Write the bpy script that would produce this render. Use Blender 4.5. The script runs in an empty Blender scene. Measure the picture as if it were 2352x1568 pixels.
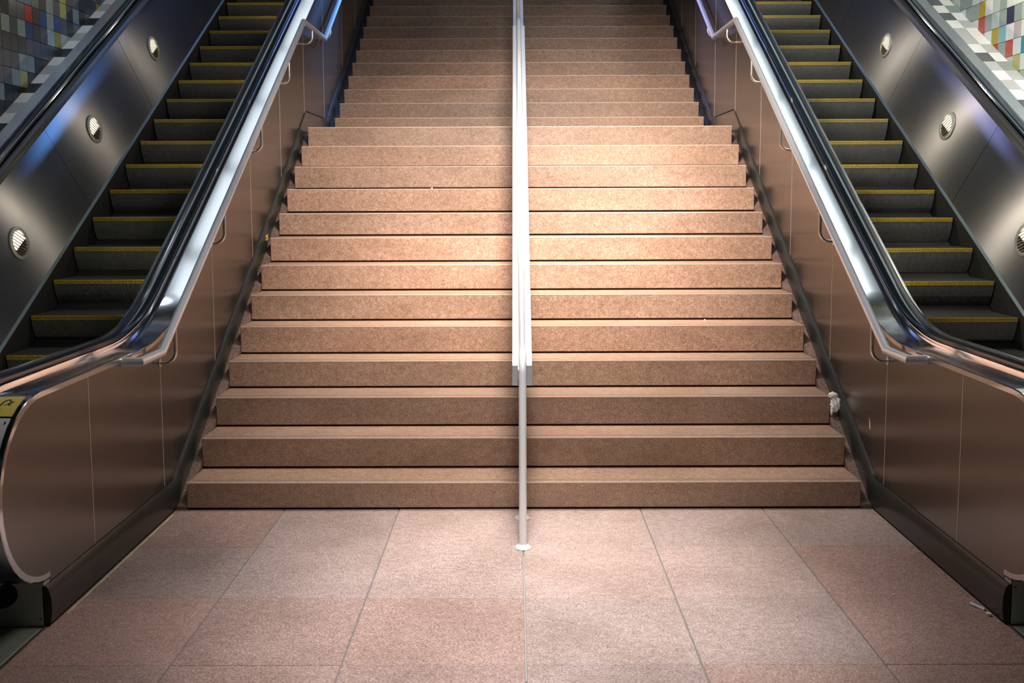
import bpy, bmesh, math, random
from mathutils import Vector, Matrix
from math import sin, cos, pi, radians, sqrt, atan2

S = bpy.context.scene
COL = S.collection
rnd = random.Random(7)

# ------------------------------------------------------------------ camera
PITCH, YAW, ROLL = 0.10129597, -0.00381977, -0.00354032
cp, sp, cy_, sy_ = cos(PITCH), sin(PITCH), cos(YAW), sin(YAW)
fw = Vector((sy_ * cp, cy_ * cp, -sp))
ri = Vector((cy_, -sy_, 0))
upv = ri.cross(fw)
r2 = ri * cos(ROLL) + upv * sin(ROLL)
u2 = -ri * sin(ROLL) + upv * cos(ROLL)
cam = bpy.data.cameras.new('camera')
cam_o = bpy.data.objects.new('camera', cam)
COL.objects.link(cam_o)
M = Matrix.Identity(4)
for i in range(3):
    M[i][0], M[i][1], M[i][2] = r2[i], u2[i], -fw[i]
M[0][3], M[1][3], M[2][3] = -0.0351166, -5.2015619, 1.5810639
cam_o.matrix_world = M
cam.sensor_fit = 'HORIZONTAL'
cam.sensor_width = 36.0
cam.lens = 2413.29 / 2352 * 36
cam.shift_y = -88.04 / 2352
cam.clip_end = 100
S.camera = cam_o

# ------------------------------------------------------------------ world, light, exposure
S.view_settings.view_transform = 'Standard'
S.view_settings.look = 'None'
S.view_settings.exposure = 0.0
S.view_settings.gamma = 1.0
S.view_settings.use_curve_mapping = False
w = bpy.data.worlds.new('world'); S.world = w; w.use_nodes = True
w.node_tree.nodes['Background'].inputs[0].default_value = (0.55, 0.6, 0.7, 1)
w.node_tree.nodes['Background'].inputs[1].default_value = 0.018


def spot(name, loc, tgt, power, color, angle, blend, radius):
    l = bpy.data.lights.new(name, 'SPOT')
    l.energy = power; l.color = color; l.spot_size = radians(angle); l.spot_blend = blend
    l.shadow_soft_size = radius
    o = bpy.data.objects.new(name, l); COL.objects.link(o)
    o.location = loc
    o.rotation_euler = (Vector(tgt) - Vector(loc)).to_track_quat('-Z', 'Y').to_euler()
    return o


def area(name, loc, tgt, power, color, sx, sy):
    l = bpy.data.lights.new(name, 'AREA')
    l.shape = 'RECTANGLE'; l.size = sx; l.size_y = sy
    l.energy = power; l.color = color
    o = bpy.data.objects.new(name, l); COL.objects.link(o)
    o.location = loc
    o.rotation_euler = (Vector(tgt) - Vector(loc)).to_track_quat('-Z', 'Y').to_euler()
    return o


WARM = (1.0, 0.88, 0.78)
area('lobby_ceiling_light', (0.0, -0.9, 3.70), (0.0, -0.5, 0.0), 50, (1.0, 0.93, 0.88), 1.2, 1.0)
spot('tread_downlight', (0.05, 0.4, 3.78), (0.05, 1.0, 0.4), 850, (1.0, 0.91, 0.82), 78, 1.0, 0.25)
spot('stair_downlight', (0.10, 0.1, 3.60), (0.14, 2.45, 1.55), 1250, WARM, 92, 1.0, 0.25)
spot('stair_centre_downlight', (0.15, 0.9, 4.0), (0.22, 2.5, 1.5), 1700, (1.0, 0.97, 0.93), 50, 1.0, 0.15)
spot('landing_downlight', (0.12, 1.2, 4.2), (0.18, 3.5, 2.2), 1100, (1.0, 0.85, 0.70), 84, 1.0, 0.2)
spot('upper_downlight', (0.0, 3.2, 5.3), (0.0, 4.9, 2.6), 1500, (1.0, 0.68, 0.45), 50, 1.0, 0.2)
spot('lobby_downlight', (0.0, -1.7, 3.7), (0.0, -1.25, 0.0), 950, (1.0, 0.97, 0.95), 48, 1.0, 0.2)
spot('front_fill_spot', (0.0, -3.2, 3.7), (0.0, 0.5, 0.5), 520, (1.0, 0.9, 0.82), 46, 1.0, 0.2)  # added fill, lifts the lower risers from the front
area('upper_hall_light', (0, 8.2, 7.2), (0, 5.0, 4.0), 10, (0.28, 0.42, 1.0), 5.0, 0.8)
spot('blue_wall_fill', (0.4, 6.3, 5.05), (-1.78, 4.75, 3.15), 1100, (0.13, 0.38, 1.0), 30, 1.0, 0.1)  # added unseen spot, throws blue onto the upper left panels
spot('blue_wall_fill', (-0.4, 6.3, 5.05), (1.78, 4.75, 3.15), 700, (0.42, 0.44, 1.0), 30, 1.0, 0.1)  # same added blue fill for the right panels
area('right_wall_light', (2.9, 1.4, 3.9), (3.8, 3.2, 2.9), 70, (1.0, 0.98, 0.9), 0.3, 1.6)
spot('left_ledge_downlight', (-3.46, 2.6, 5.0), (-3.50, 3.0, 2.5), 45, (0.75, 0.84, 1.0), 100, 1.0, 0.05)
for _s, _e in ((-1, 9), (1, 20)):
    for _y, _z in ((0.25, 0.5), (1.54, 1.25), (2.86, 2.05), (4.25, 2.85), (5.63, 3.65)):
        spot('balustrade_lamp_light', (_s * 2.12, _y, _z), (_s * 3.2, _y + 0.05, _z - 0.1), _e, (1.0, 0.86, 0.66), 150, 0.6, 0.02)

# ------------------------------------------------------------------ node helpers


class NT:
    def __init__(self, name):
        self.m = bpy.data.materials.new(name); self.m.use_nodes = True
        self.t = self.m.node_tree; self.n = self.t.nodes
        self.b = self.n['Principled BSDF']

    def new(self, kind, **kw):
        nd = self.n.new(kind)
        for k, v in kw.items():
            if isinstance(k, str) and hasattr(nd, k):
                setattr(nd, k, v)
        return nd

    def link(self, a, b): self.t.links.new(a, b)

    def noise(self, scale, detail=4, rough=0.55, vec=None, mapping=None, coord='Object'):
        nd = self.n.new('ShaderNodeTexNoise')
        nd.inputs['Scale'].default_value = scale
        nd.inputs['Detail'].default_value = detail
        nd.inputs['Roughness'].default_value = rough
        if vec is None:
            tc = self.n.new('ShaderNodeNewGeometry'); vec = tc.outputs['Position']
        if mapping:
            mp = self.n.new('ShaderNodeMapping'); mp.inputs['Scale'].default_value = mapping
            self.link(vec, mp.inputs[0]); vec = mp.outputs[0]
        self.link(vec, nd.inputs['Vector'])
        return nd.outputs['Fac']

    def ramp(self, fac, stops):
        nd = self.n.new('ShaderNodeValToRGB'); e = nd.color_ramp.elements
        e[0].position, e[0].color = stops[0][0], (*stops[0][1], 1)
        e[1].position, e[1].color = stops[1][0], (*stops[1][1], 1)
        for p, c in stops[2:]:
            x = e.new(p); x.color = (*c, 1)
        self.link(fac, nd.inputs[0]); return nd.outputs[0]

    def mix(self, a, b, fac, mode='MIX'):
        nd = self.n.new('ShaderNodeMix'); nd.data_type = 'RGBA'; nd.blend_type = mode
        for sock, v in ((nd.inputs['Factor'], fac), (nd.inputs[6], a), (nd.inputs[7], b)):
            if isinstance(v, (int, float)): sock.default_value = v
            elif isinstance(v, tuple): sock.default_value = (*v, 1)
            else: self.link(v, sock)
        return nd.outputs[2]

    def bump(self, h, strength, dist=0.002):
        nd = self.n.new('ShaderNodeBump'); nd.inputs['Strength'].default_value = strength
        nd.inputs['Distance'].default_value = dist
        self.link(h, nd.inputs['Height']); self.link(nd.outputs[0], self.b.inputs['Normal'])

    def set(self, **kw):
        for k, v in kw.items():
            s = self.b.inputs[k.replace('_', ' ')]
            if isinstance(v, tuple): s.default_value = (*v, 1)
            elif isinstance(v, (int, float)): s.default_value = v
            else: self.link(v, s)


def stone(name, c1, c2, c3, rough=0.42, stain=0.55):
    """granite: fine crystals, coarser mottling, broad worn patches, tint per slab"""
    t = NT(name)
    fine = t.noise(125, 3, 0.7)
    mid = t.noise(34, 5, 0.75, mapping=(0.85, 1, 1))
    big = t.noise(1.7, 3, 0.6, mapping=(1, 1, 3))
    col = t.ramp(fine, [(0.36, c1), (0.50, c2), (0.64, c3)])
    m = t.ramp(mid, [(0.32, (0.74, 0.71, 0.69)), (0.62, (1.10, 1.08, 1.06))])
    col = t.mix(col, m, 1.0, 'MULTIPLY')
    g = t.ramp(big, [(0.36, (stain, stain * 0.98, stain * 0.95)), (0.58, (1, 1, 1))])
    col = t.mix(col, g, 1.0, 'MULTIPLY')
    oi = t.n.new('ShaderNodeObjectInfo')
    tint = t.ramp(oi.outputs['Random'], [(0.0, (0.86, 0.86, 0.88)), (0.5, (1.0, 0.98, 0.96)), (1.0, (1.1, 1.03, 1.0))])
    col = t.mix(col, tint, 1.0, 'MULTIPLY')
    t.set(Base_Color=col, Roughness=rough)
    t.bump(t.noise(90, 5, 0.7), 0.35, 0.0025)
    return t.m


def steel(name, col, rough, brush=(1, 1, 60), bscale=6, bstr=0.04, aniso=0.0, rvar=0.06, metallic=1.0):
    t = NT(name)
    n = t.noise(bscale, 4, 0.6, mapping=brush)
    c = t.mix(tuple(x * 0.86 for x in col), tuple(min(1, x * 1.08) for x in col), n)
    ro = t.n.new('ShaderNodeMapRange')
    t.link(t.noise(1.3, 3), ro.inputs[0])
    ro.inputs[3].default_value = rough - rvar; ro.inputs[4].default_value = rough + rvar
    t.set(Base_Color=c, Metallic=metallic, Roughness=ro.outputs[0])
    if aniso:
        t.set(Anisotropic=aniso)
        tg = t.n.new('ShaderNodeTangent'); tg.direction_type = 'UV_MAP'; tg.uv_map = 'uv'
        t.link(tg.outputs[0], t.b.inputs['Tangent'])
    t.bump(n, bstr, 0.001)
    return t.m


def plain(name, col, rough=0.5, metallic=0.0, var=0.15, vscale=9, spec=None, bump=0.0):
    t = NT(name)
    n = t.noise(vscale, 4, 0.65)
    c = t.mix(tuple(x * (1 - var) for x in col), tuple(min(1, x * (1 + var)) for x in col), n)
    t.set(Base_Color=c, Roughness=rough, Metallic=metallic)
    if spec is not None: t.b.inputs['Specular IOR Level'].default_value = spec
    if bump: t.bump(t.noise(vscale * 6, 4), bump, 0.002)
    return t.m


def glow(name, col, strength):
    t = NT(name)
    t.set(Base_Color=col, Emission_Color=col, Emission_Strength=strength, Roughness=0.4)
    return t.m


MAT = {}
MAT['step'] = stone('granite_step', (0.220, 0.140, 0.100), (0.315, 0.210, 0.155), (0.43, 0.305, 0.235), 0.5, 0.84)
MAT['floor'] = stone('granite_floor', (0.27, 0.205, 0.19), (0.41, 0.325, 0.305), (0.58, 0.485, 0.46), 0.42, 0.8)
MAT['nosing'] = plain('worn_glint_nosing', (0.56, 0.42, 0.34), 0.45, 0, 0.25, 60)
MAT['groove'] = plain('worn_grip_strip', (0.21, 0.16, 0.135), 0.6)
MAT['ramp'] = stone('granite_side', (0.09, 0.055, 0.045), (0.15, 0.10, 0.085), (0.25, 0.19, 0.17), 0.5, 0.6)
MAT['mortar'] = plain('joint_dark', (0.045, 0.035, 0.03), 0.9)
MAT['grout'] = plain('joint_grey', (0.17, 0.165, 0.155), 0.85)
MAT['panel'] = steel('brushed_panel', (0.225, 0.205, 0.19), 0.25, brush=(1, 2, 40), bscale=8, bstr=0.02, aniso=0.0, rvar=0.03, metallic=0.88)
MAT['seam'] = plain('seam_backing', (0.62, 0.55, 0.48), 0.5, 0.3)
MAT['inner'] = steel('balustrade_steel', (0.27, 0.27, 0.285), 0.36, brush=(1, 1, 1), bscale=3, bstr=0.01, aniso=0.97, rvar=0.02)
MAT['deck'] = steel('polished_deck', (0.80, 0.82, 0.86), 0.10, brush=(40, 1, 1), bscale=6, bstr=0.002, rvar=0.02)
MAT['deck_far'] = steel('matt_deck', (0.72, 0.76, 0.82), 0.38, bstr=0.01)
MAT['rail'] = steel('handrail_steel', (0.80, 0.83, 0.86), 0.30, brush=(30, 1, 1), bscale=5, bstr=0.02, rvar=0.03, metallic=0.45)
MAT['bar'] = steel('bar_steel', (0.70, 0.76, 0.82), 0.32, brush=(30, 1, 1), bscale=5, bstr=0.01, rvar=0.02, metallic=0.75)
MAT['floor_red'] = stone('granite_floor_red', (0.25, 0.165, 0.145), (0.39, 0.275, 0.25), (0.56, 0.43, 0.395), 0.42, 0.8)
MAT['trim'] = steel('trim_steel', (0.42, 0.5, 0.5), 0.35, bstr=0.01)
MAT['bracket'] = steel('bracket_steel', (0.70, 0.68, 0.62), 0.3, bstr=0.01)
MAT['satin'] = steel('satin_plate', (0.50, 0.52, 0.47), 0.5, bstr=0.03, metallic=0.7)
MAT['belt'] = plain('belt_rubber', (0.012, 0.02, 0.028), 0.16, 0, 0.2, spec=0.9)
MAT['black'] = plain('black_skirting', (0.022, 0.024, 0.022), 0.33, 0, 0.5, 5, bump=0.2)
MAT['skirt'] = plain('skirt_black', (0.012, 0.013, 0.013), 0.5, 0, 0.3)
MAT['dark'] = plain('dark_void', (0.006, 0.006, 0.007), 0.7)
MAT['cleat'] = plain('step_aluminium', (0.15, 0.155, 0.155), 0.45, 0.3, 0.5, 30)
MAT['tread'] = plain('step_tread', (0.03, 0.033, 0.033), 0.6, 0.1, 0.4, 30)
MAT['yellow'] = plain('yellow_demarcation', (0.40, 0.29, 0.02), 0.55, 0, 0.35, 60)
MAT['lens'] = glow('lamp_lens', (1.0, 0.93, 0.72), 3.2)
MAT['lamp_slat'] = plain('lamp_slat', (0.20, 0.17, 0.12), 0.4, 0.4)
MAT['bezel'] = steel('lamp_bezel', (0.40, 0.41, 0.38), 0.5, bstr=0.01, metallic=0.6)
MAT['ceiling'] = plain('ceiling_dark', (0.03, 0.035, 0.045), 0.7)
MAT['concrete'] = plain('concrete', (0.08, 0.08, 0.08), 0.8)
MAT['tube'] = glow('fluorescent_diffuser', (0.84, 0.97, 1.0), 2.5)
MAT['tube_dim'] = glow('dim_diffuser', (0.82, 0.93, 1.0), 1.35)
MAT['stair_fill_glow'] = glow('added_fill_glow', (0.72, 0.85, 1.0), 0.75)  # added glow row above the stairs, brightens the centre rail bars
MAT['housing'] = plain('lamp_housing', (0.5, 0.5, 0.5), 0.5)
MAT['sticker_y'] = plain('sticker_yellow', (0.80, 0.66, 0.16), 0.4, 0, 0.05)
MAT['sticker_w'] = plain('sticker_white', (0.75, 0.77, 0.78), 0.4, 0, 0.05)
MAT['ink'] = plain('ink_black', (0.03, 0.03, 0.03), 0.5)
MAT['paper'] = plain('tissue_paper', (0.80, 0.80, 0.76), 0.8, 0, 0.08)
MAT['orange'] = plain('orange_scrap', (0.70, 0.40, 0.12), 0.7)
MAT['caulk'] = plain('yellow_sealant', (0.50, 0.44, 0.24), 0.7, 0, 0.4, 20)
MAT['butt'] = plain('cigarette_paper', (0.62, 0.68, 0.78), 0.7)
MAT['crumb'] = plain('crumb', (0.62, 0.55, 0.48), 0.8)


def tile_mat(name, c, rough=0.22):
    if name not in MAT:
        MAT[name] = plain('tile_' + name, c, rough, 0, 0.12, 14)
    return MAT[name]


TC = dict(white=(0.62, 0.65, 0.60), mist=(0.42, 0.47, 0.43), grey=(0.26, 0.31, 0.28), red=(0.42, 0.035, 0.02),
          yellow=(0.62, 0.50, 0.03), olive=(0.42, 0.38, 0.13), teal=(0.03, 0.22, 0.27), aqua=(0.20, 0.40, 0.43),
          navy=(0.012, 0.016, 0.06), pink=(0.42, 0.36, 0.37), lime=(0.33, 0.41, 0.28), black=(0.02, 0.02, 0.02),
          blue=(0.03, 0.08, 0.20), charcoal=(0.10, 0.10, 0.11), silver=(0.45, 0.45, 0.43), snow=(0.75, 0.75, 0.72))
for k, v in TC.items(): tile_mat(k, v)

# ------------------------------------------------------------------ object helpers


def link(name, me, mat, parent=None, loc=None):
    o = bpy.data.objects.new(name, me)
    COL.objects.link(o)
    if mat is not None and len(me.materials) == 0: me.materials.append(mat)
    if parent is not None: o.parent = parent
    if loc is not None: o.location = loc
    return o


def tag(o, label=None, cat=None, group=None, kind=None):
    if label: o['label'] = label
    if cat: o['category'] = cat
    if group: o['group'] = group
    if kind: o['kind'] = kind
    return o


def empty(name, loc):
    o = bpy.data.objects.new(name, None); COL.objects.link(o)
    o.location = loc; o.empty_display_size = 0.1
    return o


class MB:
    """collects world-space geometry; build() subtracts the root's place"""

    def __init__(self): self.v = []; self.f = []

    def add(self, vs, fs):
        k = len(self.v); self.v += [tuple(p) for p in vs]; self.f += [tuple(i + k for i in f) for f in fs]; return self

    def box(self, a, b):
        x0, y0, z0 = a; x1, y1, z1 = b
        v = [(x0, y0, z0), (x1, y0, z0), (x1, y1, z0), (x0, y1, z0), (x0, y0, z1), (x1, y0, z1), (x1, y1, z1), (x0, y1, z1)]
        return self.add(v, [(0, 3, 2, 1), (4, 5, 6, 7), (0, 1, 5, 4), (1, 2, 6, 5), (2, 3, 7, 6), (3, 0, 4, 7)])

    def prism(self, poly, x0, x1):
        """poly: (y, z) list, extruded along X"""
        n = len(poly)
        v = [(x0, y, z) for y, z in poly] + [(x1, y, z) for y, z in poly]
        f = [tuple(range(n)), tuple(range(2 * n - 1, n - 1, -1))]
        f += [(i, (i + 1) % n, n + (i + 1) % n, n + i) for i in range(n)]
        return self.add(v, f)

    def loft(self, rings, closed=True, caps=True):
        m = len(rings[0]); v = [p for r in rings for p in r]; f = []
        for i in range(len(rings) - 1):
            for j in range(m if closed else m - 1):
                a = i * m + j; b = i * m + (j + 1) % m
                f.append((a, b, b + m, a + m))
        if caps and closed:
            f.append(tuple(range(m))[::-1]); k = (len(rings) - 1) * m
            f.append(tuple(range(k, k + m)))
        return self.add(v, f)

    def tube(self, pts, r, seg=12, caps=True):
        pts = [Vector(p) for p in pts]; rings = []
        up = None
        for i, p in enumerate(pts):
            a = (pts[i] - pts[i - 1]).normalized() if i else None
            b = (pts[i + 1] - pts[i]).normalized() if i < len(pts) - 1 else None
            t = (a + b).normalized() if a and b else (a or b)
            if up is None:
                up = Vector((1, 0, 0)) if abs(t.x) < 0.9 else Vector((0, 0, 1))
            sN = (up - t * up.dot(t)).normalized(); up = sN
            q = t.cross(sN)
            k = 1.0
            if a and b: k = 1 / max(0.5, sqrt((1 + a.dot(b)) / 2))
            if a and b and k > 1.0005:
                bis = (b - a).normalized()
                ring = []
                for j in range(seg):
                    w_ = sN * cos(2 * pi * j / seg) + q * sin(2 * pi * j / seg)
                    w_ = w_ + bis * (w_.dot(bis)) * (k - 1)
                    ring.append(p + w_ * r)
            else:
                ring = [p + (sN * cos(2 * pi * j / seg) + q * sin(2 * pi * j / seg)) * r for j in range(seg)]
            rings.append(ring)
        return self.loft(rings, True, caps)

    def build(self, name, mat, parent=None, smooth=False, bevel=0, mirror=False, uv=None, seg=2):
        off = Vector((0, 0, 0))
        if parent is not None:
            q = parent
            while q is not None:
                off += q.location; q = q.parent
        me = bpy.data.meshes.new(name)
        vs = [(-x if mirror else x, y, z) for x, y, z in self.v]
        me.from_pydata([(x - off.x, y - off.y, z - off.z) for x, y, z in vs], [], self.f)
        bm = bmesh.new(); bm.from_mesh(me)
        bmesh.ops.recalc_face_normals(bm, faces=bm.faces)
        if bevel:
            es = [e for e in bm.edges if len(e.link_faces) == 2 and e.calc_face_angle(0) > 0.6]
            bmesh.ops.bevel(bm, geom=es, offset=bevel, segments=seg, affect='EDGES', profile=0.6, clamp_overlap=True)
        if uv:
            ul = bm.loops.layers.uv.new('uv')
            for f in bm.faces:
                for l in f.loops:
                    l[ul].uv = uv(l.vert.co + off)
        bm.to_mesh(me); bm.free()
        if smooth:
            for p in me.polygons: p.use_smooth = True
            try:
                me.set_sharp_from_angle(angle=radians(35))
            except Exception: pass
        return link(name, me, mat, parent)


# ------------------------------------------------------------------ key dimensions
T = 0.2805
HALF = 1.7088
STEP_Z = [0.141, 0.306, 0.472, 0.631, 0.800, 0.966, 1.137, 1.305, 1.465, 1.638, 1.809, 1.975, 2.140]
UP_Z = [2.307, 2.465, 2.623, 2.782, 2.946, 3.109, 3.271, 3.439, 3.598] + [3.598 + 0.163 * k for k in range(1, 8)]
Y_UP = 12 * T + 1.2837
STEPS = [(i * T, z) for i, z in enumerate(STEP_Z)] + [(Y_UP + i * T, z) for i, z in enumerate(UP_Z)]
Y_END = STEPS[-1][0] + 0.4


def skirt_top(y):
    if y < 0: return 0.157
    lo = 0.157 + 0.5882 * y
    if lo < 2.297: return lo
    hi = 2.325 + 0.5800 * (y - Y_UP)
    return max(2.297, hi)


# ------------------------------------------------------------------ floor
floor = MB().box((-1.775, -9.0, -0.30), (1.775, 0.3, -0.0035)).build('floor', MAT['grout'])
tag(floor, kind='structure')
xs = [-1.775, -1.214, -0.632, -0.005, 0.592, 1.212, 1.775]
ys = [0.02, -0.570, -1.175, -1.780, -2.385, -2.99]
for j in range(5):
    for i in range(6):
        g = 0.003 if 0 < i else 0.0
        x0, x1 = xs[i] + (0.0028 if i else 0), xs[i + 1] - (0.0028 if i < 5 else 0)
        dz = rnd.uniform(-0.0007, 0.0007)
        MB().box((x0, ys[j + 1] + 0.0008, -0.03), (x1, ys[j] - 0.0008, dz)).build('floor_tile', MAT['floor_red' if (j, i) in ((2, 0), (2, 1), (2, 2), (2, 5), (3, 0), (3, 1), (3, 2), (3, 5), (0, 0), (1, 5), (3, 4)) else 'floor'], floor, bevel=0.0012, seg=1)
tag(MB().box((-1.775, -9, -0.03), (1.775, ys[-1] - 0.003, 0)).build('floor_tile', MAT['floor'], floor), 'large plain stone area of floor towards the lobby')
MB().box((-0.0064, -1.9, -0.004), (-0.0036, -0.70, 0.0)).build('joint_filler', MAT['silver'], floor)
lobby = MB().box((-9, -9, -0.3), (-1.78, -1.47, -0.006)).box((1.78, -9, -0.3), (9, -1.47, -0.006)).build('trim_1', MAT['concrete'])
tag(lobby, kind='structure')

# ------------------------------------------------------------------ staircase
stair = empty('staircase', (0, 0, 0))
tag(stair, 'wide reddish brown granite staircase in two flights between the escalators', 'stairs')


def step_obj(k, y, z, z_prev, depth):
    mb = MB()
    mb.box((-HALF, y, z_prev + 0.011), (HALF, y + depth, z))
    o = mb.build('step', MAT['step'], stair, bevel=0.005, seg=3)
    # recessed shadow joint under the slab
    MB().box((-HALF + 0.004, y + 0.022, z_prev - 0.01), (HALF - 0.004, y + depth, z_prev + 0.012)).build('bed_joint', MAT['mortar'], o)
    MB().box((-HALF + 0.002, y - 0.0006, z - 0.0045), (HALF - 0.002, y + 0.006, z + 0.0006)).build('worn_glint_nosing', MAT['nosing'], o)  # pale edge: highlight along the nosing painted in, together with wear
    if k < 14:
        g = MB()
        for a in (0.038, 0.052):
            g.box((-HALF + 0.01, y + a, z - 0.002), (HALF - 0.01, y + a + 0.006, z + 0.0006))
        g.build('grip_strip', MAT['groove'], o)
    return o


prev = 0.0
for k, (y, z) in enumerate(STEPS):
    d = T + 0.07
    if k == 12: d = 1.2837 + 0.05
    step_obj(k, y, z, prev, d)
    prev = z
# landing joints are given by slabs: core below
core = MB()
core.prism([(0.05, -0.1)] + [(y + 0.06, (z - 0.03)) for y, z in STEPS] + [(Y_END, STEPS[-1][1] - 0.03), (Y_END, -0.1)], -1.70, 1.70)
# flank ramps between the slab ends and the skirting
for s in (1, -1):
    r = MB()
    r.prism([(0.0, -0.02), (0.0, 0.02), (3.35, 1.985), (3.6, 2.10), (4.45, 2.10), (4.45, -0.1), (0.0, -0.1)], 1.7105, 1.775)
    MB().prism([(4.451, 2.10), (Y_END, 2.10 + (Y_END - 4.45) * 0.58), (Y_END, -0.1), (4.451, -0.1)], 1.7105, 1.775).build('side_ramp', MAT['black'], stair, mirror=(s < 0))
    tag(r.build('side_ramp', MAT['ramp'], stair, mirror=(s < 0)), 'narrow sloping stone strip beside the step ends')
MB().prism([(0.06, -0.1), (0.06, -0.03), (3.4, 1.93), (4.6, 2.05), (Y_END, 2.05 + (Y_END - 4.6) * 0.58), (Y_END, -0.1)], -1.69, 1.69).build('stair_core', MAT['mortar'], stair)

# ------------------------------------------------------------------ skirting along floor and stairs
for s in (-1, 1):
    def sec(y, top, bot):
        h = top - bot
        return [(1.789, y, top), (1.776, y, top), (1.766, y, top - 0.012), (1.757, y, top - 0.3 * h), (1.756, y, top - 0.6 * h),
                (1.763, y, bot + 0.012), (1.789, y, bot)]
    ysl = [-1.452, -0.9, -0.45, -0.2, -0.05, 0.0, 0.03, 0.1] + [0.1 + 0.16 * i for i in range(1, 21)] + [3.37] 
    rings = []
    for y in ysl:
        top = skirt_top(y) - 0.002
        wob = 0.003 * sin(y * 23) + 0.002 * sin(y * 51)
        bot = max(0.0, top - 0.185)
        rings.append([(x - (wob if 0 < y else 0) * (1 if x < 1.78 else 0), a, b) for x, a, b in sec(y, top, bot)])
    sk = MB().loft(rings).build('baseboard_left' if s < 0 else 'baseboard_right', MAT['black'], mirror=(s < 0), smooth=True)
    tag(sk, kind='structure')
    # landing skirting of steel, with the dark slot above it
    MB().prism([(3.366, 2.0), (3.366, 2.13), (3.62, 2.283), (4.48, 2.283), (4.48, 2.10)], 1.772, 1.789).build('landing_skirting', MAT['panel'], sk, mirror=(s < 0))
    MB().prism([(3.62, 2.278), (3.62, 2.298), (4.48, 2.298), (4.48, 2.278)], 1.784, 1.7895).build('slot', MAT['dark'], sk, mirror=(s < 0))
    rings = []
    for y in [4.46, 4.5, 4.56, 4.62] + [4.7 + 0.2 * i for i in range(20)]:
        top = skirt_top(y) - 0.002; rings.append(sec(y, top, top - 0.2))
    MB().loft(rings).build('upper_skirting', MAT['black'], sk, mirror=(s < 0), smooth=True)
caulk = MB().loft([[(-1.7575, y, 0.0), (-1.7525 - 0.0015 * sin(y * 40), y, 0.0), (-1.757, y, 0.004)] for y in [-1.33 + 0.05 * i for i in range(26)]]).build('trim_2', MAT['caulk'])
tag(caulk, kind='structure')

# ------------------------------------------------------------------ escalators
TAN30 = 0.57735
CY, CZ, CR = -1.405, 0.525, 0.350
Y_A, Y_B = -0.4173, 0.3291
ARC_R = 1.4929


def deck_curve(n_newel=22, y_end=9.4, start=-90):
    """list of (y, z, ny, nz): outer edge line of a balustrade, newel first"""
    out = []
    for i in range(n_newel + 1):
        a = radians(start - (start + 270) * i / n_newel) if start > -90 else radians(-90 - 180 * i / n_newel)
        out.append((CY + CR * cos(a), CZ + CR * sin(a), cos(a), sin(a)))
    for y in (-1.2, -1.0, -0.8, -0.6): out.append((y, 0.875, 0, 1))
    for i in range(15):
        t = radians(30 * i / 14)
        out.append((Y_A + ARC_R * sin(t), 0.875 + ARC_R * (1 - cos(t)), -sin(t), cos(t)))
    y = 0.7
    while y < y_end:
        out.append((y, 0.885 + TAN30 * y, -0.5, 0.8660254)); y += 0.6
    out.append((y_end, 0.885 + TAN30 * y_end, -0.5, 0.8660254))
    return out


CURVE = deck_curve()


def sweep(section, curve=None, keep=None):
    """section: list of (x, offset along normal)"""
    rings = []
    for (y, z, ny, nz) in (curve or CURVE):
        if keep and not keep(y, z): continue
        rings.append([(x, y + ny * o, z + nz * o) for x, o in section])
    return MB().loft(rings)


def top_line(y, off):
    """z of the curve at y (beyond the newel), offset vertically by off"""
    if y < Y_A: return 0.875 + off
    if y < Y_B: return 0.875 + ARC_R - sqrt(ARC_R ** 2 - (y - Y_A) ** 2) + off
    return 0.885 + TAN30 * y + off


SEAMS = [-0.983, -0.117, 0.82, 1.755, 2.675, 3.60, 4.515, 5.59, 6.5, 7.4, 8.3]
ESC_C = 2.648


def side_panel(y0, y1, x0, x1, bottom, off, n=10, hole=None):
    poly = []
    for i in range(n + 1):
        y = y0 + (y1 - y0) * i / n; poly.append((y, bottom(y)))
    for i in range(n + 1):
        y = y1 + (y0 - y1) * i / n; poly.append((y, top_line(y, off)))
    return MB().prism(poly, x0, x1)


def newel_poly(off, y_stop, zb):
    p = [(CY + 0.0, CZ - (CR + off))]
    p = []
    for i in range(25):
        a = radians(-90 - 180 * i / 24)
        p.append((CY + (CR + off) * cos(a), CZ + (CR + off) * sin(a)))
    for y in (-1.2, -1.0): 
        if y < y_stop - 0.02: p.append((y, 0.875 + off))
    p.append((y_stop, 0.875 + off)); p.append((y_stop, zb))
    return p


def cleat_mesh(name, w, h, z0, z1, conc, mat, n=100, front=0.0, amp=0.005):
    """vertical ridges across a riser; local origin at nosing centre; y back, z down"""
    v = []; f = []
    zs = [z0 + (z1 - z0) * i / 5 for i in range(6)]
    cols = n * 4
    for zi in zs:
        t = (zi / -h)
        yc = conc * t * t if t > 0 else 0
        for c in range(cols + 1):
            ph = c % 4
            d = 0 if ph in (0, 1) else amp
            x = -w / 2 + w * (c // 4 + (0, 0.46, 0.54, 1.0)[ph]) / n if c < cols else w / 2
            if ph == 1 or ph == 0: d = 0
            v.append((x, yc + d + front, zi))
    for i in range(5):
        for c in range(cols):
            a = i * (cols + 1) + c
            f.append((a, a + 1, a + cols + 2, a + cols + 1))
    me = bpy.data.meshes.new(name); me.from_pydata(v, [], f); me.materials.append(mat)
    return me


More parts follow.
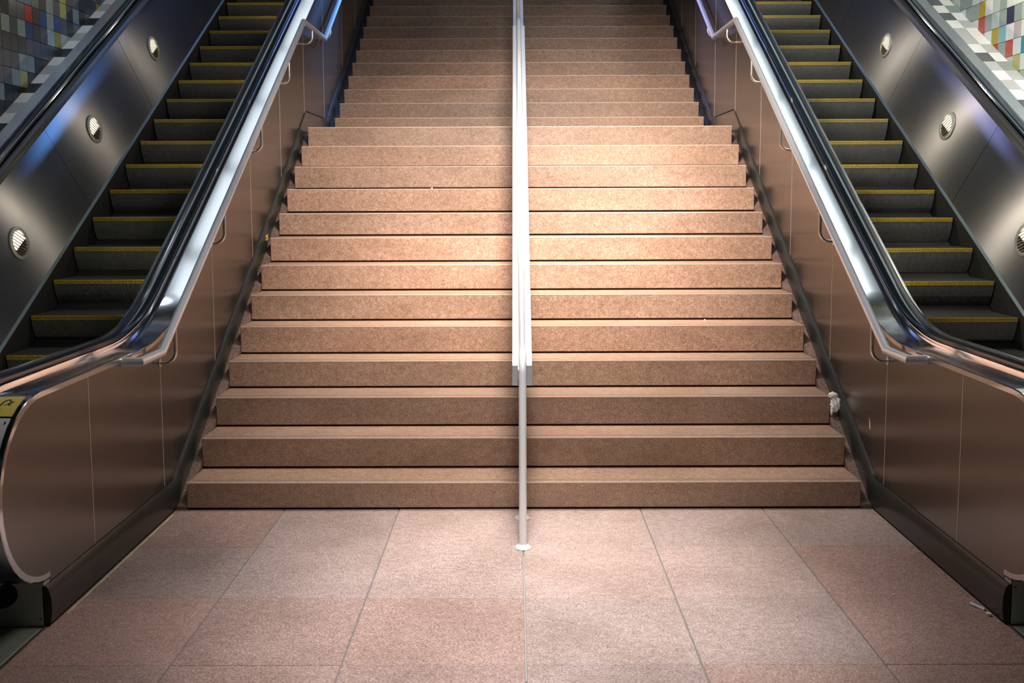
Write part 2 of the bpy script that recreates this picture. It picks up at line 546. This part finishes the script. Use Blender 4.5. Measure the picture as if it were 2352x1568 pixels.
RISER_ME = cleat_mesh('riser_cleats', 0.985, 0.2, -0.028, -0.215, 0.10, MAT['cleat'], amp=0.009)
YEL_ME = cleat_mesh('yellow_edge', 0.985, 0.2, 0.0, -0.028, 0.002, MAT['yellow'], front=-0.001)
_tv = MB()
for i in range(100):
    x0 = -0.4925 + 0.00985 * i
    _tv.box((x0, 0.012, -0.012), (x0 + 0.005, 0.40, 0.0))
_tv.box((-0.4925, 0.0, -0.02), (0.4925, 0.40, -0.009))
TREAD_ME = bpy.data.meshes.new('tread_cleats'); TREAD_ME.from_pydata(_tv.v, [], _tv.f); TREAD_ME.materials.append(MAT['tread'])
_tv = MB().box((-0.4925, -0.001, -0.006), (0.4925, 0.012, 0.0004))
YTOP = None


def esc_step(root, y, z, h):
    st = empty('step', (0, y - root.location.y, z - root.location.z)); st.parent = root
    a = link('riser', RISER_ME, None, st)
    b = link('yellow_edge', YEL_ME, None, st)
    c = link('tread', TREAD_ME, None, st)
    if h < 0.2:
        a.scale = (1, 1, max(0.2, h / 0.2)); 
    return st


def lamp(root, s, y, z, lit=True):
    """round louvred lamp set in the sloping inner panel on the far side"""
    bx = 3.16 + (z - (0.02 + TAN30 * y)) / 0.80 * 0.14
    # local frame in the panel plane
    U = Vector((0, 0.8660254, 0.5))
    V = Vector((0.17, -0.5, 0.8660254)).normalized()
    N = U.cross(V).normalized()
    if N.x > 0: N = -N
    c = Vector((bx, y, z))
    R = 0.108

    def ring(r, d, n=32): return [c + (U * cos(2 * pi * i / n) + V * sin(2 * pi * i / n)) * r + N * d for i in range(n)]
    root_l = MB().loft([ring(R, -0.01), ring(R, 0.008), ring(R - 0.006, 0.012), ring(R * 0.78, 0.012), ring(R * 0.76, 0.002)], True, False).build(
        'lamp', MAT['bezel'], root, smooth=True, mirror=(s < 0))
    mb = MB(); rr = ring(R * 0.77, 0.001); mb.add(rr, [tuple(range(len(rr)))])
    mb.build('lens', MAT['lens'], root_l, mirror=(s < 0))
    d1 = (U * 0.35 - V * 0.94).normalized() if True else U
    d1 = (U * 0.55 - V * 0.83).normalized()
    d2 = d1.cross(N).normalized()
    for i in range(-3, 4):
        o = i * 0.0215
        hl = sqrt(max(0.0, (R * 0.76) ** 2 - o * o))
        p0 = c + d2 * o - d1 * hl; p1 = c + d2 * o + d1 * hl
        q = []
        for p in (p0, p1):
            q += [p + d2 * 0.0022 + N * 0.002, p - d2 * 0.0022 + N * 0.002, p - d2 * 0.0022 + N * 0.010, p + d2 * 0.0022 + N * 0.010]
        MB().add(q, [(0, 1, 2, 3), (7, 6, 5, 4), (0, 4, 5, 1), (1, 5, 6, 2), (2, 6, 7, 3), (3, 7, 4, 0)]).build('lamp_slat', MAT['lamp_slat'], root_l, mirror=(s < 0))


def escalator(s):
    mir = s < 0
    root = empty('escalator', (s * ESC_C, 0, 0))
    tag(root, ('escalator %s of the stairs with yellow edged dark steps, beside the %s tiled wall' %
               (('left', 'dark') if mir else ('right', 'bright'))), 'escalator')
    B = lambda mb, n, m, **k: mb.build(n, m, root, mirror=mir, **k)
    # near balustrade: outer cladding panels, stairs side
    P0 = newel_poly(-0.012, SEAMS[0] - 0.003, 0.159) + [(-1.40, 0.159)]
    B(MB().prism(P0, 1.780, 1.7895), 'cladding_panel', MAT['panel'])
    for a, b in zip(SEAMS[:-1], SEAMS[1:]):
        B(side_panel(a + 0.0025, b - 0.0025, 1.780, 1.7895, skirt_top, -0.012, 14), 'cladding_panel', MAT['panel'])
    for a in SEAMS[:-1]:
        zt = top_line(a, -0.016)
        B(MB().box((1.7792, a - 0.0022, skirt_top(a)), (1.786, a + 0.0022, zt)), 'seam_strip', MAT['seam'])
    B(side_panel(SEAMS[0] - 0.1, SEAMS[-1], 1.790, 1.80, lambda y: skirt_top(y) - 0.14, -0.03, 60), 'cladding_backing', MAT['seam'])
    # decks, guides and belts: near (stairs side) and far (wall side, mirrored about the escalator's middle)
    FARX = lambda x: 2 * ESC_C - x
    for side in (0, 1):
        fx = (lambda x: x) if side == 0 else FARX
        so = lambda L: [(fx(x), o) for x, o in L]
        dx0 = 1.778
        B(sweep(so([(dx0, -0.020), (dx0, 0.000), (dx0 + 0.003, 0.004), (1.908, 0.004), (1.908, -0.02)])), 'deck', MAT['deck'] if side == 0 else MAT['deck_far'], smooth=True)
        B(sweep(so([(1.908, -0.03), (1.912, -0.03), (1.912, 0.0), (1.908, 0.0)])), 'deck_gap', MAT['dark'])
        B(sweep(so([(1.912, -0.03), (1.912, 0.022), (1.915, 0.027), (1.925, 0.027), (1.925, -0.03)])), 'belt_guide', MAT['deck'] if side == 0 else MAT['skirt'], smooth=True)
        belt = so([(1.918, 0.030), (1.913, 0.038), (1.915, 0.049), (1.926, 0.057), (1.945, 0.060), (1.965, 0.060), (1.982, 0.057), (1.992, 0.049), (1.994, 0.038), (1.988, 0.030)])
        B(sweep(belt), 'handrail_belt', MAT['belt'], smooth=True)
        B(sweep(so([(1.984, -0.03), (1.984, 0.020), (2.010, 0.020), (2.028, 0.014), (2.034, 0.000), (2.034, -0.03)])), 'inner_guide', MAT['deck'] if side == 0 else MAT['skirt'], smooth=True)
        # newel side faces under the belt on the step side
        B(MB().prism(newel_poly(-0.03, -0.9, 0.0), fx(1.80), fx(2.02)), 'newel_body', MAT['panel'])
        # pedestal
        ped = B(MB().box((fx(1.783), -1.452, 0.0), (fx(2.13), -0.9, 0.168)), 'pedestal', MAT['satin'], bevel=0.002)
        ring0 = [(fx(1.955) + 0.075 * cos(2 * pi * i / 24), 0.055 * sin(2 * pi * i / 24) + 0.125) for i in range(24)]
        # handrail inlet, dark rounded mouth
        vs = [(x, -1.458, z) for x, z in ring0] + [(x, -1.30, z) for x, z in ring0]
        MB().add(vs, [tuple(range(24))] + [(i, (i + 1) % 24, 24 + (i + 1) % 24, 24 + i) for i in range(24)]).build('handrail_inlet', MAT['dark'], ped, mirror=mir)
        for (bx_, bz) in ((1.80, 0.03 if mir else 0.145), (2.10, 0.03)):
            vs = [(fx(bx_) + 0.0035 * cos(2 * pi * i / 8), -1.4545, bz + 0.0035 * sin(2 * pi * i / 8)) for i in range(8)]
            MB().add(vs, [tuple(range(8))]).build('screw', MAT['dark'], ped, mirror=mir)
    # inner panels (leaning), far and near
    def lean(L, off):
        y = L
        return y
    for side in (0, 1):
        fx = (lambda x: x) if side else (lambda x: 2 * ESC_C - x)
        # far side drawn in x ~3.16..3.30
        edges = [-0.9, 0.15, 1.12, 2.55, 3.98, 5.41, 6.84, 8.3]
        # seams run square to the slope: bottom y_b, top y_t = y_b - 0.42
        for a, b in zip(edges[:-1], edges[1:]):
            n = 8
            low = []; hi = []
            for i in range(n + 1):
                y = a + (b - a) * i / n
                yy = y + (0.002 if i == 0 else (-0.002 if i == n else 0))
                zb = max(0.06, top_line(yy, -0.84)) if yy < 0.35 else 0.045 + TAN30 * yy
                k = 0.4 * min(1, max(0, (yy + 0.4) / 1.0))
                yt = yy - k
                zt = top_line(yt, -0.065)
                low.append((fx(3.162), yy, zb)); hi.append((fx(3.302), yt, zt))
            vs = low + hi
            fs = [(i, i + 1, n + 2 + i, n + 1 + i) for i in range(n)]
            m = n + 1
            vs2 = [(x + (0.01 if (x > ESC_C) else -0.01), y, z) for x, y, z in vs]
            fs2 = [tuple(j + 2 * m for j in q[::-1]) for q in fs]
            fs3 = [(0, 2 * m, 3 * m, m), (n, m + n, 3 * m + n, 2 * m + n)]
            fs4 = [(i, 2 * m + i, 2 * m + i + 1, i + 1) for i in range(n)] + [(m + i, m + i + 1, 3 * m + i + 1, 3 * m + i) for i in range(n)]
            B(MB().add(vs + vs2, fs + fs2 + fs3 + fs4), 'inner_panel', MAT['inner'],
              uv=lambda p: ((-p.y * 0.5 + p.z * 0.866), (p.y * 0.866 + p.z * 0.5)))
        # trims: bright strip at the foot, bright line at the head, dark recess up to the belt
        ys_ = [-0.3 + 0.3 * i for i in range(33)]
        zf = lambda y: max(0.05, 0.028 + TAN30 * y)
        B(MB().loft([[(fx(3.150), y, zf(y)), (fx(3.147), y, zf(y) + 0.010), (fx(3.164), y, zf(y) + 0.024), (fx(3.175), y, zf(y))] for y in ys_]), 'skirt_trim', MAT['trim'])
        B(MB().loft([[(fx(3.300), y, top_line(y, -0.072)), (fx(3.296), y, top_line(y, -0.066)), (fx(3.302), y, top_line(y, -0.054)), (fx(3.325), y, top_line(y, -0.06))] for y in ys_]), 'head_trim', MAT['trim'])
        B(MB().loft([[(fx(3.315), y, top_line(y, -0.08)), (fx(3.300), y, top_line(y, 0.02)), (fx(3.330), y, top_line(y, 0.02)), (fx(3.34), y, top_line(y, -0.08))] for y in ys_]), 'belt_recess', MAT['skirt'])
        B(MB().loft([[(fx(3.152), y, max(-0.35, TAN30 * y - 0.34)), (fx(3.152), y, zf(y) + 0.004), (fx(3.172), y, zf(y) + 0.004), (fx(3.172), y, max(-0.35, TAN30 * y - 0.34))] for y in ys_]), 'skirt_panel', MAT['skirt'])
    # steps
    y0, c = (1.124, -0.020) if mir else (1.413, -0.008)
    k = -3
    while y0 + 0.351 * k < 0.25: k += 1
    ys_inc = [y0 + 0.351 * j for j in range(k, 24)]
    prevz = None
    yy = ys_inc[0]
    low = []
    for j in range(1, 5):
        y_ = yy - 0.385 * j
        z_ = 0.0 if y_ < -0.4 else max(0.0, (y_ + 0.4) ** 2 / 2.99)
        low.append((y_, z_))
    for y_, z_ in low[::-1]: esc_step(root, y_, z_, 0.1)
    for y_ in ys_inc: esc_step(root, y_, c + TAN30 * y_, 0.2)
    B(MB().prism([(-1.0, -0.4), (-1.0, -0.04), (0.3, -0.04), (9.3, TAN30 * 9.3 - 0.26), (9.3, -0.4)], 2.16, 3.14), 'truss', MAT['dark'])
    # lamps in the far panel
    for (ly, lz) in ((1.54, 1.292), (2.86, 2.10), (4.25, 2.89), (5.63, 3.69)):
        lamp(root, s, ly, lz)
    # comb plate
    B(MB().box((2.03, -3.2, -0.02), (3.26, -0.92, -0.002)), 'landing_plate', MAT['satin'])
    rb = MB()
    for i in range(190):
        rb.box((1.80, -3.15 + 0.0089 * i, -0.002), (3.26, -3.15 + 0.0089 * i + 0.0045, 0.0004))
    pl = B(MB().box((1.786, -3.2, -0.02), (2.03, -1.455, -0.002)), 'landing_plate', MAT['satin'])
    rb.build('ribs', MAT['satin'], pl, mirror=mir)
    B(MB().box((1.776, -3.2, -0.02), (1.7855, -1.455, 0.003)), 'edge_strip', MAT['bracket'])
    return root


ESC = {s: escalator(s) for s in (-1, 1)}

# sticker on the left newel
lroot = ESC[-1]


def newel_patch(a0, a1, x0, x1, off, n=8):
    rings = []
    for i in range(n + 1):
        a = radians(90 + a0 + (a1 - a0) * i / n)
        rings.append([(-x, CY + (CR + off) * cos(a), CZ + (CR + off) * sin(a)) for x in (x0, x1)])
    return MB().loft(rings, False, False)


yst = newel_patch(13, 33, 1.797, 1.904, 0.0055).build('warning_sticker', MAT['sticker_y'], lroot)
yst['label'] = 'yellow safety sticker with black pictograms'
ink = MB()


def stroke(pts, w_):
    """pts in (angle, x)"""
    r = CR + 0.0062
    for (a0, x0), (a1, x1) in zip(pts[:-1], pts[1:]):
        dx, da = x1 - x0, (a1 - a0) * r * pi / 180
        L = sqrt(dx * dx + da * da) or 1
        nx, na = -da / L * w_ / 2, dx / L * w_ / 2 / r * 180 / pi
        q = []
        for a, x in ((a0 + na, x0 + nx), (a0 - na, x0 - nx), (a1 - na, x1 - nx), (a1 + na, x1 + nx)):
            t = radians(90 + a); q.append((-x, CY + r * cos(t), CZ + r * sin(t)))
        ink.add(q, [(0, 1, 2, 3)])


stroke([(24, 1.862), (20, 1.857), (17.5, 1.848), (17.5, 1.838)], 0.007)
stroke([(17.5, 1.838), (19.5, 1.834), (23.5, 1.833)], 0.004)
stroke([(19, 1.828), (23.5, 1.846)], 0.004)
stroke([(19, 1.822), (23.5, 1.830)], 0.005)
stroke([(20, 1.880), (24, 1.884)], 0.006)
for a in (27, 29, 31): stroke([(a, 1.845), (a, 1.895)], 0.0012)
ink.build('pictogram', MAT['ink'], yst)
wst = newel_patch(34.5, 66, 1.797, 1.904, 0.0055).build('sticker', MAT['sticker_w'], lroot)
wst['label'] = 'white sticker below the yellow one'
_m = newel_patch(37, 39, 1.806, 1.812, 0.0062); _m.build('printed_mark', MAT['ink'], wst)

# ------------------------------------------------------------------ wall handrails
def rail_path(x):
    p = [(1.785, -0.60, 0.857), (x, -0.60, 0.857), (x, -0.322, 0.857)]
    yk = 3.25
    p += [(x, yk, 0.857 + (yk + 0.322) * 0.5875)]
    zl = p[-1][2]
    p += [(x, 4.17, zl), (x, 9.0, zl + 4.83 * 0.583)]
    return p


BR = [-0.12, 0.805, 1.755, 2.66, 3.59, 4.47, 5.4, 6.3]
for s in (-1, 1):
    rt = empty('handrail', (s * 1.70, 0, 0))
    side = 'left' if s < 0 else 'right'
    tag(rt, 'tubular steel handrail on brackets fixed to the %s side of the stairs' % side, 'handrail')
    MB().tube(rail_path(1.70), 0.021, 20).build('rail', MAT['rail'], rt, mirror=(s < 0), smooth=True)
    pts = rail_path(1.70)

    def rz(y):
        for a, b in zip(pts[1:-1], pts[2:]):
            if a[1] <= y <= b[1]: return a[2] + (b[2] - a[2]) * (y - a[1]) / (b[1] - a[1])
        return pts[2][2]
    for y in BR:
        z0 = rz(y); dz = 0.20 if y < 3.2 else 0.125
        bp = [(1.70, y, z0 - 0.015), (1.70, y, z0 - dz + 0.055)]
        for i in range(1, 9):
            a = pi / 2 * i / 8
            bp.append((1.70 + 0.055 * (1 - cos(a)), y, z0 - dz + 0.055 - 0.055 * sin(a)))
        bp.append((1.783, y, z0 - dz))
        b = MB().tube(bp, 0.0095, 12).build('bracket', MAT['bracket'], rt, mirror=(s < 0), smooth=True)
        rg = [[(x, y + 0.022 * cos(2 * pi * i / 16), z0 - dz + 0.022 * sin(2 * pi * i / 16)) for i in range(16)] for x in (1.7765, 1.7795)]
        MB().loft(rg).build('flange', MAT['bracket'], b, mirror=(s < 0))

# ------------------------------------------------------------------ centre rail
cr = empty('centre_handrail', (-0.007, -0.588, 0))
tag(cr, 'double steel handrail on posts running up the middle of the stairs', 'handrail')
XC = -0.007


def cz(y, c=0.972):
    zt = c + 0.5882 * max(y, -0.30)
    zl = c + 0.5882 * 3.33
    if y > 3.33: zt = zl if y < 4.2 else zl + (y - 4.2) * 0.58
    return zt


pp = [-0.35, -0.30, 3.33, 4.2, 9.0]
for xa, xb in ((-0.047, -0.0195), (0.0195, 0.047)):
    MB().loft([[(XC + xa, y, cz(y) - 0.095), (XC + xb, y, cz(y) - 0.095), (XC + xb, y, cz(y)), (XC + xa, y, cz(y))] for y in pp]).build('side_bar', MAT['bar'], cr, bevel=0.002)
MB().loft([[(XC - 0.02, y, cz(y) - 0.07), (XC + 0.02, y, cz(y) - 0.07), (XC + 0.02, y, cz(y) - 0.028), (XC - 0.02, y, cz(y) - 0.028)] for y in [-0.33, -0.3] + pp[2:]]).build('web', MAT['rail'], cr)
tp = [(XC, -0.588, 0.004), (XC, -0.588, 0.80)]
for i in range(1, 9):
    a = pi / 2 * i / 8
    tp.append((XC, -0.588 + 0.07 * (1 - cos(a)), 0.80 + 0.07 * sin(a)))
tp += [(XC, -0.24, 0.87)]
y1 = 3.33
tp += [(XC, y1, 0.87 + (y1 + 0.24) * 0.5882), (XC, 4.2, 0.87 + (y1 + 0.24) * 0.5882), (XC, 9.0, 0.87 + (y1 + 0.24) * 0.5882 + 4.8 * 0.58)]
MB().tube(tp, 0.0172, 20).build('rail', MAT['rail'], cr, smooth=True)


def flange(x, y, z, par):
    rg = []
    for r, h in ((0.040, 0), (0.040, 0.003), (0.034, 0.010), (0.019, 0.017), (0.018, 0.019)):
        rg.append([(x + r * cos(2 * pi * i / 28), y + r * sin(2 * pi * i / 28), z + h) for i in range(28)])
    MB().loft(rg).build('base_flange', MAT['rail'], par, smooth=True)


flange(XC, -0.588, 0.001, cr)
for y, z in ((-0.149, 0.0), (1.50, STEP_Z[5]), (3.5, STEP_Z[12]), (6.15, UP_Z[5])):
    MB().tube([(XC, y, z + 0.003), (XC, y, cz(y) - 0.06)], 0.0165, 16).build('post', MAT['rail'], cr, smooth=True)
    flange(XC, y, z + 0.001, cr)

# ------------------------------------------------------------------ tiled walls and ledges beyond the escalators
WXR = 3.72


def wall_tiles(s, wx, y_ref, z_ref, pitch, table, palette, cols, rows, vis):
    nm = 'wall_left' if s < 0 else 'wall_right'
    wob = MB().box((wx, -0.5, -0.3), (wx + 0.15, 9.6, 8.0)).build(nm, MAT['mortar'], mirror=(s < 0))
    tag(wob, kind='structure')
    meshes = {}
    g = 0.0016; d = 0.008
    rest = {}
    for r in range(rows[0], rows[1]):
        for c in range(cols[0], cols[1]):
            y = y_ref - pitch * c; z = z_ref - pitch * r
            if z < TAN30 * (y - pitch) + 0.60: continue
            key = table.get((r, c)) or rnd.choices(*palette)[0]
            q = (y, z)
            if vis(y, z):
                if key not in meshes:
                    mb = MB().box((0, -pitch + g, -pitch + g), (-d * s, -g, -g))
                    me = bpy.data.meshes.new('tile_' + key); me.from_pydata(mb.v, [], mb.f)
                    bm = bmesh.new(); bm.from_mesh(me); bmesh.ops.recalc_face_normals(bm, faces=bm.faces)
                    bmesh.ops.bevel(bm, geom=bm.edges[:], offset=0.0015, segments=1, affect='EDGES'); bm.to_mesh(me); bm.free()
                    me.materials.append(MAT[key]); meshes[key] = me
                link('tile', meshes[key], None, wob, (s * wx, y, z))
            else:
                mb = rest.setdefault(key, MB())
                mb.box((s * wx, y - pitch + g, z - pitch + g), (s * (wx - d), y - g, z - g))
    allm = MB(); mats = []; idx = []
    for key, mb in rest.items():
        mats.append(MAT[key]); idx += [len(mats) - 1] * len(mb.f); allm.add(mb.v, mb.f)
    me = bpy.data.meshes.new('tiles'); me.from_pydata(allm.v, [], allm.f)
    for m in mats: me.materials.append(m)
    me.polygons.foreach_set('material_index', idx)
    bm = bmesh.new(); bm.from_mesh(me); bmesh.ops.recalc_face_normals(bm, faces=bm.faces); bm.to_mesh(me); bm.free()
    o = link('tiles', me, None, wob); o['kind'] = 'stuff'
    return wob


tab = {}
for r, c0, names in ((0, -3, 'red white white red grey mist grey navy grey mist'), (-1, -5, 'grey white white grey grey yellow white mist grey white'),
                     (1, -1, 'white grey white yellow aqua white pink white'), (2, 0, 'white white red grey red white teal'),
                     (3, 2, 'white yellow mist olive white grey'), (4, 4, 'mist teal lime white'), (5, 5, 'red lime grey')):
    for i, n in enumerate(names.split()): tab[(r, c0 + i)] = n
palR = (['white', 'mist', 'grey', 'red', 'yellow', 'teal', 'aqua', 'pink', 'navy'], [5, 5, 4, 1, 1, .6, .6, .6, .4])
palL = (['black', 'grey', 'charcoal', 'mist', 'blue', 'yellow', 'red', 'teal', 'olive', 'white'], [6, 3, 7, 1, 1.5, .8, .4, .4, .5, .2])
wall_tiles(1, WXR, 3.50, 2.993, 0.124, tab, palR, (-34, 26), (-34, 24), lambda y, z: 2.1 < y < 4.6 and z < 3.25 + 0.1 * (4 - y) and z > TAN30 * y + 0.6)
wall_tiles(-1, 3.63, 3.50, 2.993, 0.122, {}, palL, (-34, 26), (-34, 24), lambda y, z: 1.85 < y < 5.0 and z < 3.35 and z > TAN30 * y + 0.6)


def ledge(s, x0, x1, cols, y_ref, pitch, names, c):
    o = MB().loft([[(x0, y, TAN30 * y + c - 0.006), (x1, y, TAN30 * y + c - 0.006), (x1, y, TAN30 * y + c - 0.3), (x0, y, TAN30 * y + c - 0.3)] for y in (-0.6, 9.3)]).build(
        'trim_3' if s < 0 else 'trim_4', MAT['grout'], mirror=(s < 0))
    tag(o, kind='structure')
    w_ = (x1 - x0) / cols
    for r in range(-14, 30):
        y1_ = y_ref - pitch * r; y0_ = y1_ - pitch
        for k in range(cols):
            seq = names[k]; key = seq[r % len(seq)] if not isinstance(seq, dict) else seq.get(r, rnd.choice(['snow', 'silver', 'snow', 'charcoal']))
            xa, xb = x0 + w_ * k + 0.001, x0 + w_ * (k + 1) - 0.001
            ring = lambda y: [(xa, y, TAN30 * y + c), (xb, y, TAN30 * y + c), (xb, y, TAN30 * y + c - 0.008), (xa, y, TAN30 * y + c - 0.008)]
            MB().loft([ring(y0_ + 0.001), ring(y1_ - 0.001)]).build('tile', MAT[key], o, mirror=(s < 0))
    return o


n1 = dict(enumerate('charcoal snow silver silver snow charcoal silver snow silver snow charcoal snow silver'.split()))
n2 = dict(enumerate('snow silver snow snow silver snow grey silver snow silver snow grey snow'.split()))
n1[-1] = 'snow'; n2[-1] = 'grey'; n1[-2] = 'charcoal'; n2[-2] = 'snow'
ledge(1, 3.520, 3.720, 2, 3.831, 0.1475, [n1, n2], 0.888)
nl = ['snow', 'charcoal', 'snow', 'black']
ledge(-1, 3.520, 3.630, 1, 2.255 + 0.1431 * 11, 0.1431, [['black', 'snow', 'silver', 'snow']], 0.874)

# ------------------------------------------------------------------ ceiling and its luminaires (above the frame); middle row is added fill
ce = MB().prism([(-9, 3.75), (0.2, 3.75), (9.6, 3.75 + 9.4 * TAN30), (9.6, 3.95 + 9.4 * TAN30), (0.2, 3.95), (-9, 3.95)], -3.9, 3.9).build('ceiling', MAT['ceiling'])
tag(ce, kind='structure')
bw = MB().box((-4, 9.6, 3), (4, 9.8, 11)).build('wall_back', MAT['concrete']); tag(bw, kind='structure')
for (xc, hw, what, n0, mat) in ((-2.70, 0.23, 'left escalator', 0, 'tube_dim'), (2.70, 0.23, 'right escalator', 0, 'tube'), (0.0, 0.20, 'middle of the stairs, added unseen as fill light', 0, 'stair_fill_glow')):
    for k in range(n0, 6):
        ya = 0.9 + 1.34 * k
        x0, x1 = xc - hw, xc + hw
        zc = lambda y: 3.02 + TAN30 * y
        rt = empty('luminaire', (xc, ya, zc(ya)))
        tag(rt, 'long ceiling luminaire hung above the %s' % what, 'lamp', group='ceiling luminaires above the %s' % what)
        ring = lambda y, a, b, h0, h1: [(a, y, zc(y) + h0), (b, y, zc(y) + h0), (b, y, zc(y) + h1), (a, y, zc(y) + h1)]
        MB().loft([ring(ya, x0 - 0.02, x1 + 0.02, 0.02, 0.12), ring(ya + 1.24, x0 - 0.02, x1 + 0.02, 0.02, 0.12)]).build('housing', MAT['housing'], rt)
        MB().loft([ring(ya + 0.02, x0, x1, 0.0, 0.02), ring(ya + 1.22, x0, x1, 0.0, 0.02)]).build('diffuser', MAT[mat], rt)

# ------------------------------------------------------------------ litter
def crumple(name, c, size, mat, seed, n=7, flat=0.35, shape=None):
    r = random.Random(seed); vs = []
    for i in range(n + 1):
        for j in range(n + 1):
            u, v = i / n - 0.5, j / n - 0.5
            e = 1 - 0.3 * r.random()
            vs.append((c[0] + size[0] * u * e + r.uniform(-.05, .05) * size[0], c[1] + size[1] * (r.random() - 0.5) * flat + size[1] * 0.3 * (u * u - v), c[2] + size[2] * v * e + r.uniform(-.04, .04) * size[2]))
    fs = [(i * (n + 1) + j, (i + 1) * (n + 1) + j, (i + 1) * (n + 1) + j + 1, i * (n + 1) + j + 1) for i in range(n) for j in range(n)]
    return MB().add(vs, fs)


tb = bmesh.new(); tr = random.Random(4)
for (c0, rad, seed) in (((1.737, 0.548, 0.424), (0.030, 0.012, 0.042), 1), ((1.722, 0.550, 0.478), (0.026, 0.012, 0.018), 2), ((1.716, 0.549, 0.395), (0.007, 0.009, 0.030), 3)):
    r_ = bmesh.ops.create_icosphere(tb, subdivisions=3, radius=1.0)
    ph = [tr.uniform(0, 6) for _ in range(6)]
    for v in r_['verts']:
        q = v.co.copy(); k = 1 + 0.10 * sin(5 * q.x + ph[0]) * sin(6 * q.z + ph[1]) + 0.08 * sin(11 * q.z + 7 * q.x + ph[2])
        v.co = Vector((c0[0] + q.x * rad[0] * k, c0[1] + q.y * rad[1] * (k + 0.35 * sin(9 * q.x + 4 * q.z + ph[3])), c0[2] + q.z * rad[2] * k))
me = bpy.data.meshes.new('tissue'); tb.to_mesh(me); tb.free()
tag(link('tissue', me, MAT['paper']), 'crumpled white tissue wedged at the right end of the third step', 'tissue')
o_ = crumple('o', (-1.745, 2.02, 1.305), (0.022, 0.02, 0.045), MAT['orange'], 9, 4, 0.5).build('paper_scrap', MAT['orange'])
tag(o_, 'small orange scrap caught on the black skirting left of the stairs', 'litter')
c_ = MB().tube([(1.722, -1.262, 0.006), (1.752, -1.32, 0.006)], 0.005, 10)
cg = empty('cigarette_end', (1.74, -1.29, 0))
tag(cg, 'flattened cigarette end lying near the right skirting', 'litter')
MB().tube([(1.722, -1.262, 0.006), (1.734, -1.286, 0.006)], 0.0065, 10).build('filter', MAT['butt'], cg)
MB().tube([(1.734, -1.286, 0.006), (1.752, -1.322, 0.005)], 0.0055, 10).build('paper', MAT['sticker_w'], cg)


def crumb(name, p, r_, label, mat):
    bm = bmesh.new(); bmesh.ops.create_icosphere(bm, subdivisions=1, radius=r_)
    rr = random.Random(int(p[0] * 1000))
    for v in bm.verts: v.co *= rr.uniform(0.6, 1.25)
    me = bpy.data.meshes.new(name); bm.to_mesh(me); bm.free()
    return tag(link(name, me, mat, None, (p[0], p[1], p[2] + r_ * 0.6)), label, 'litter')


crumb('paper_ball', (1.745, -1.372, 0), 0.011, 'white paper ball at the foot of the right skirting', MAT['paper'])
crumb('paper_bit', (1.461, -1.164, 0), 0.006, 'tiny white paper bit on the dark floor tile joint at right', MAT['paper'])
crumb('pebble', (-0.67, 2.79, STEP_Z[9]), 0.008, 'pale crumb lying at the back of a tread left of the middle', MAT['crumb'])
crumb('paper_chip', (1.151, 1.36, STEP_Z[4]), 0.007, 'white chip at the back of the fifth tread near its right end', MAT['paper'])
cb = MB(); rr = random.Random(11)
for i in range(90):
    y = -1.44 + 1.0 * (rr.random() ** 1.6); x = 1.757 - abs(rr.gauss(0, 0.012)); r_ = rr.uniform(0.0012, 0.0035)
    if rr.random() < 0.25: x -= rr.random() * 0.25
    cb.box((x - r_, y - r_, 0), (x + r_, y + r_ * 0.8, r_))
tag(cb.build('grit', MAT['crumb']), 'pale grit scattered along the foot of the right skirting', 'litter', kind='stuff')
sc = MB().add([(1.7795, 0.098, 0.385), (1.7795, 0.112, 0.388), (1.7795, 0.122, 0.445), (1.7795, 0.105, 0.42)], [(0, 1, 2, 3)])
scr = sc.build('scratch', MAT['paper'], ESC[1])
print('objects', len(bpy.data.objects))
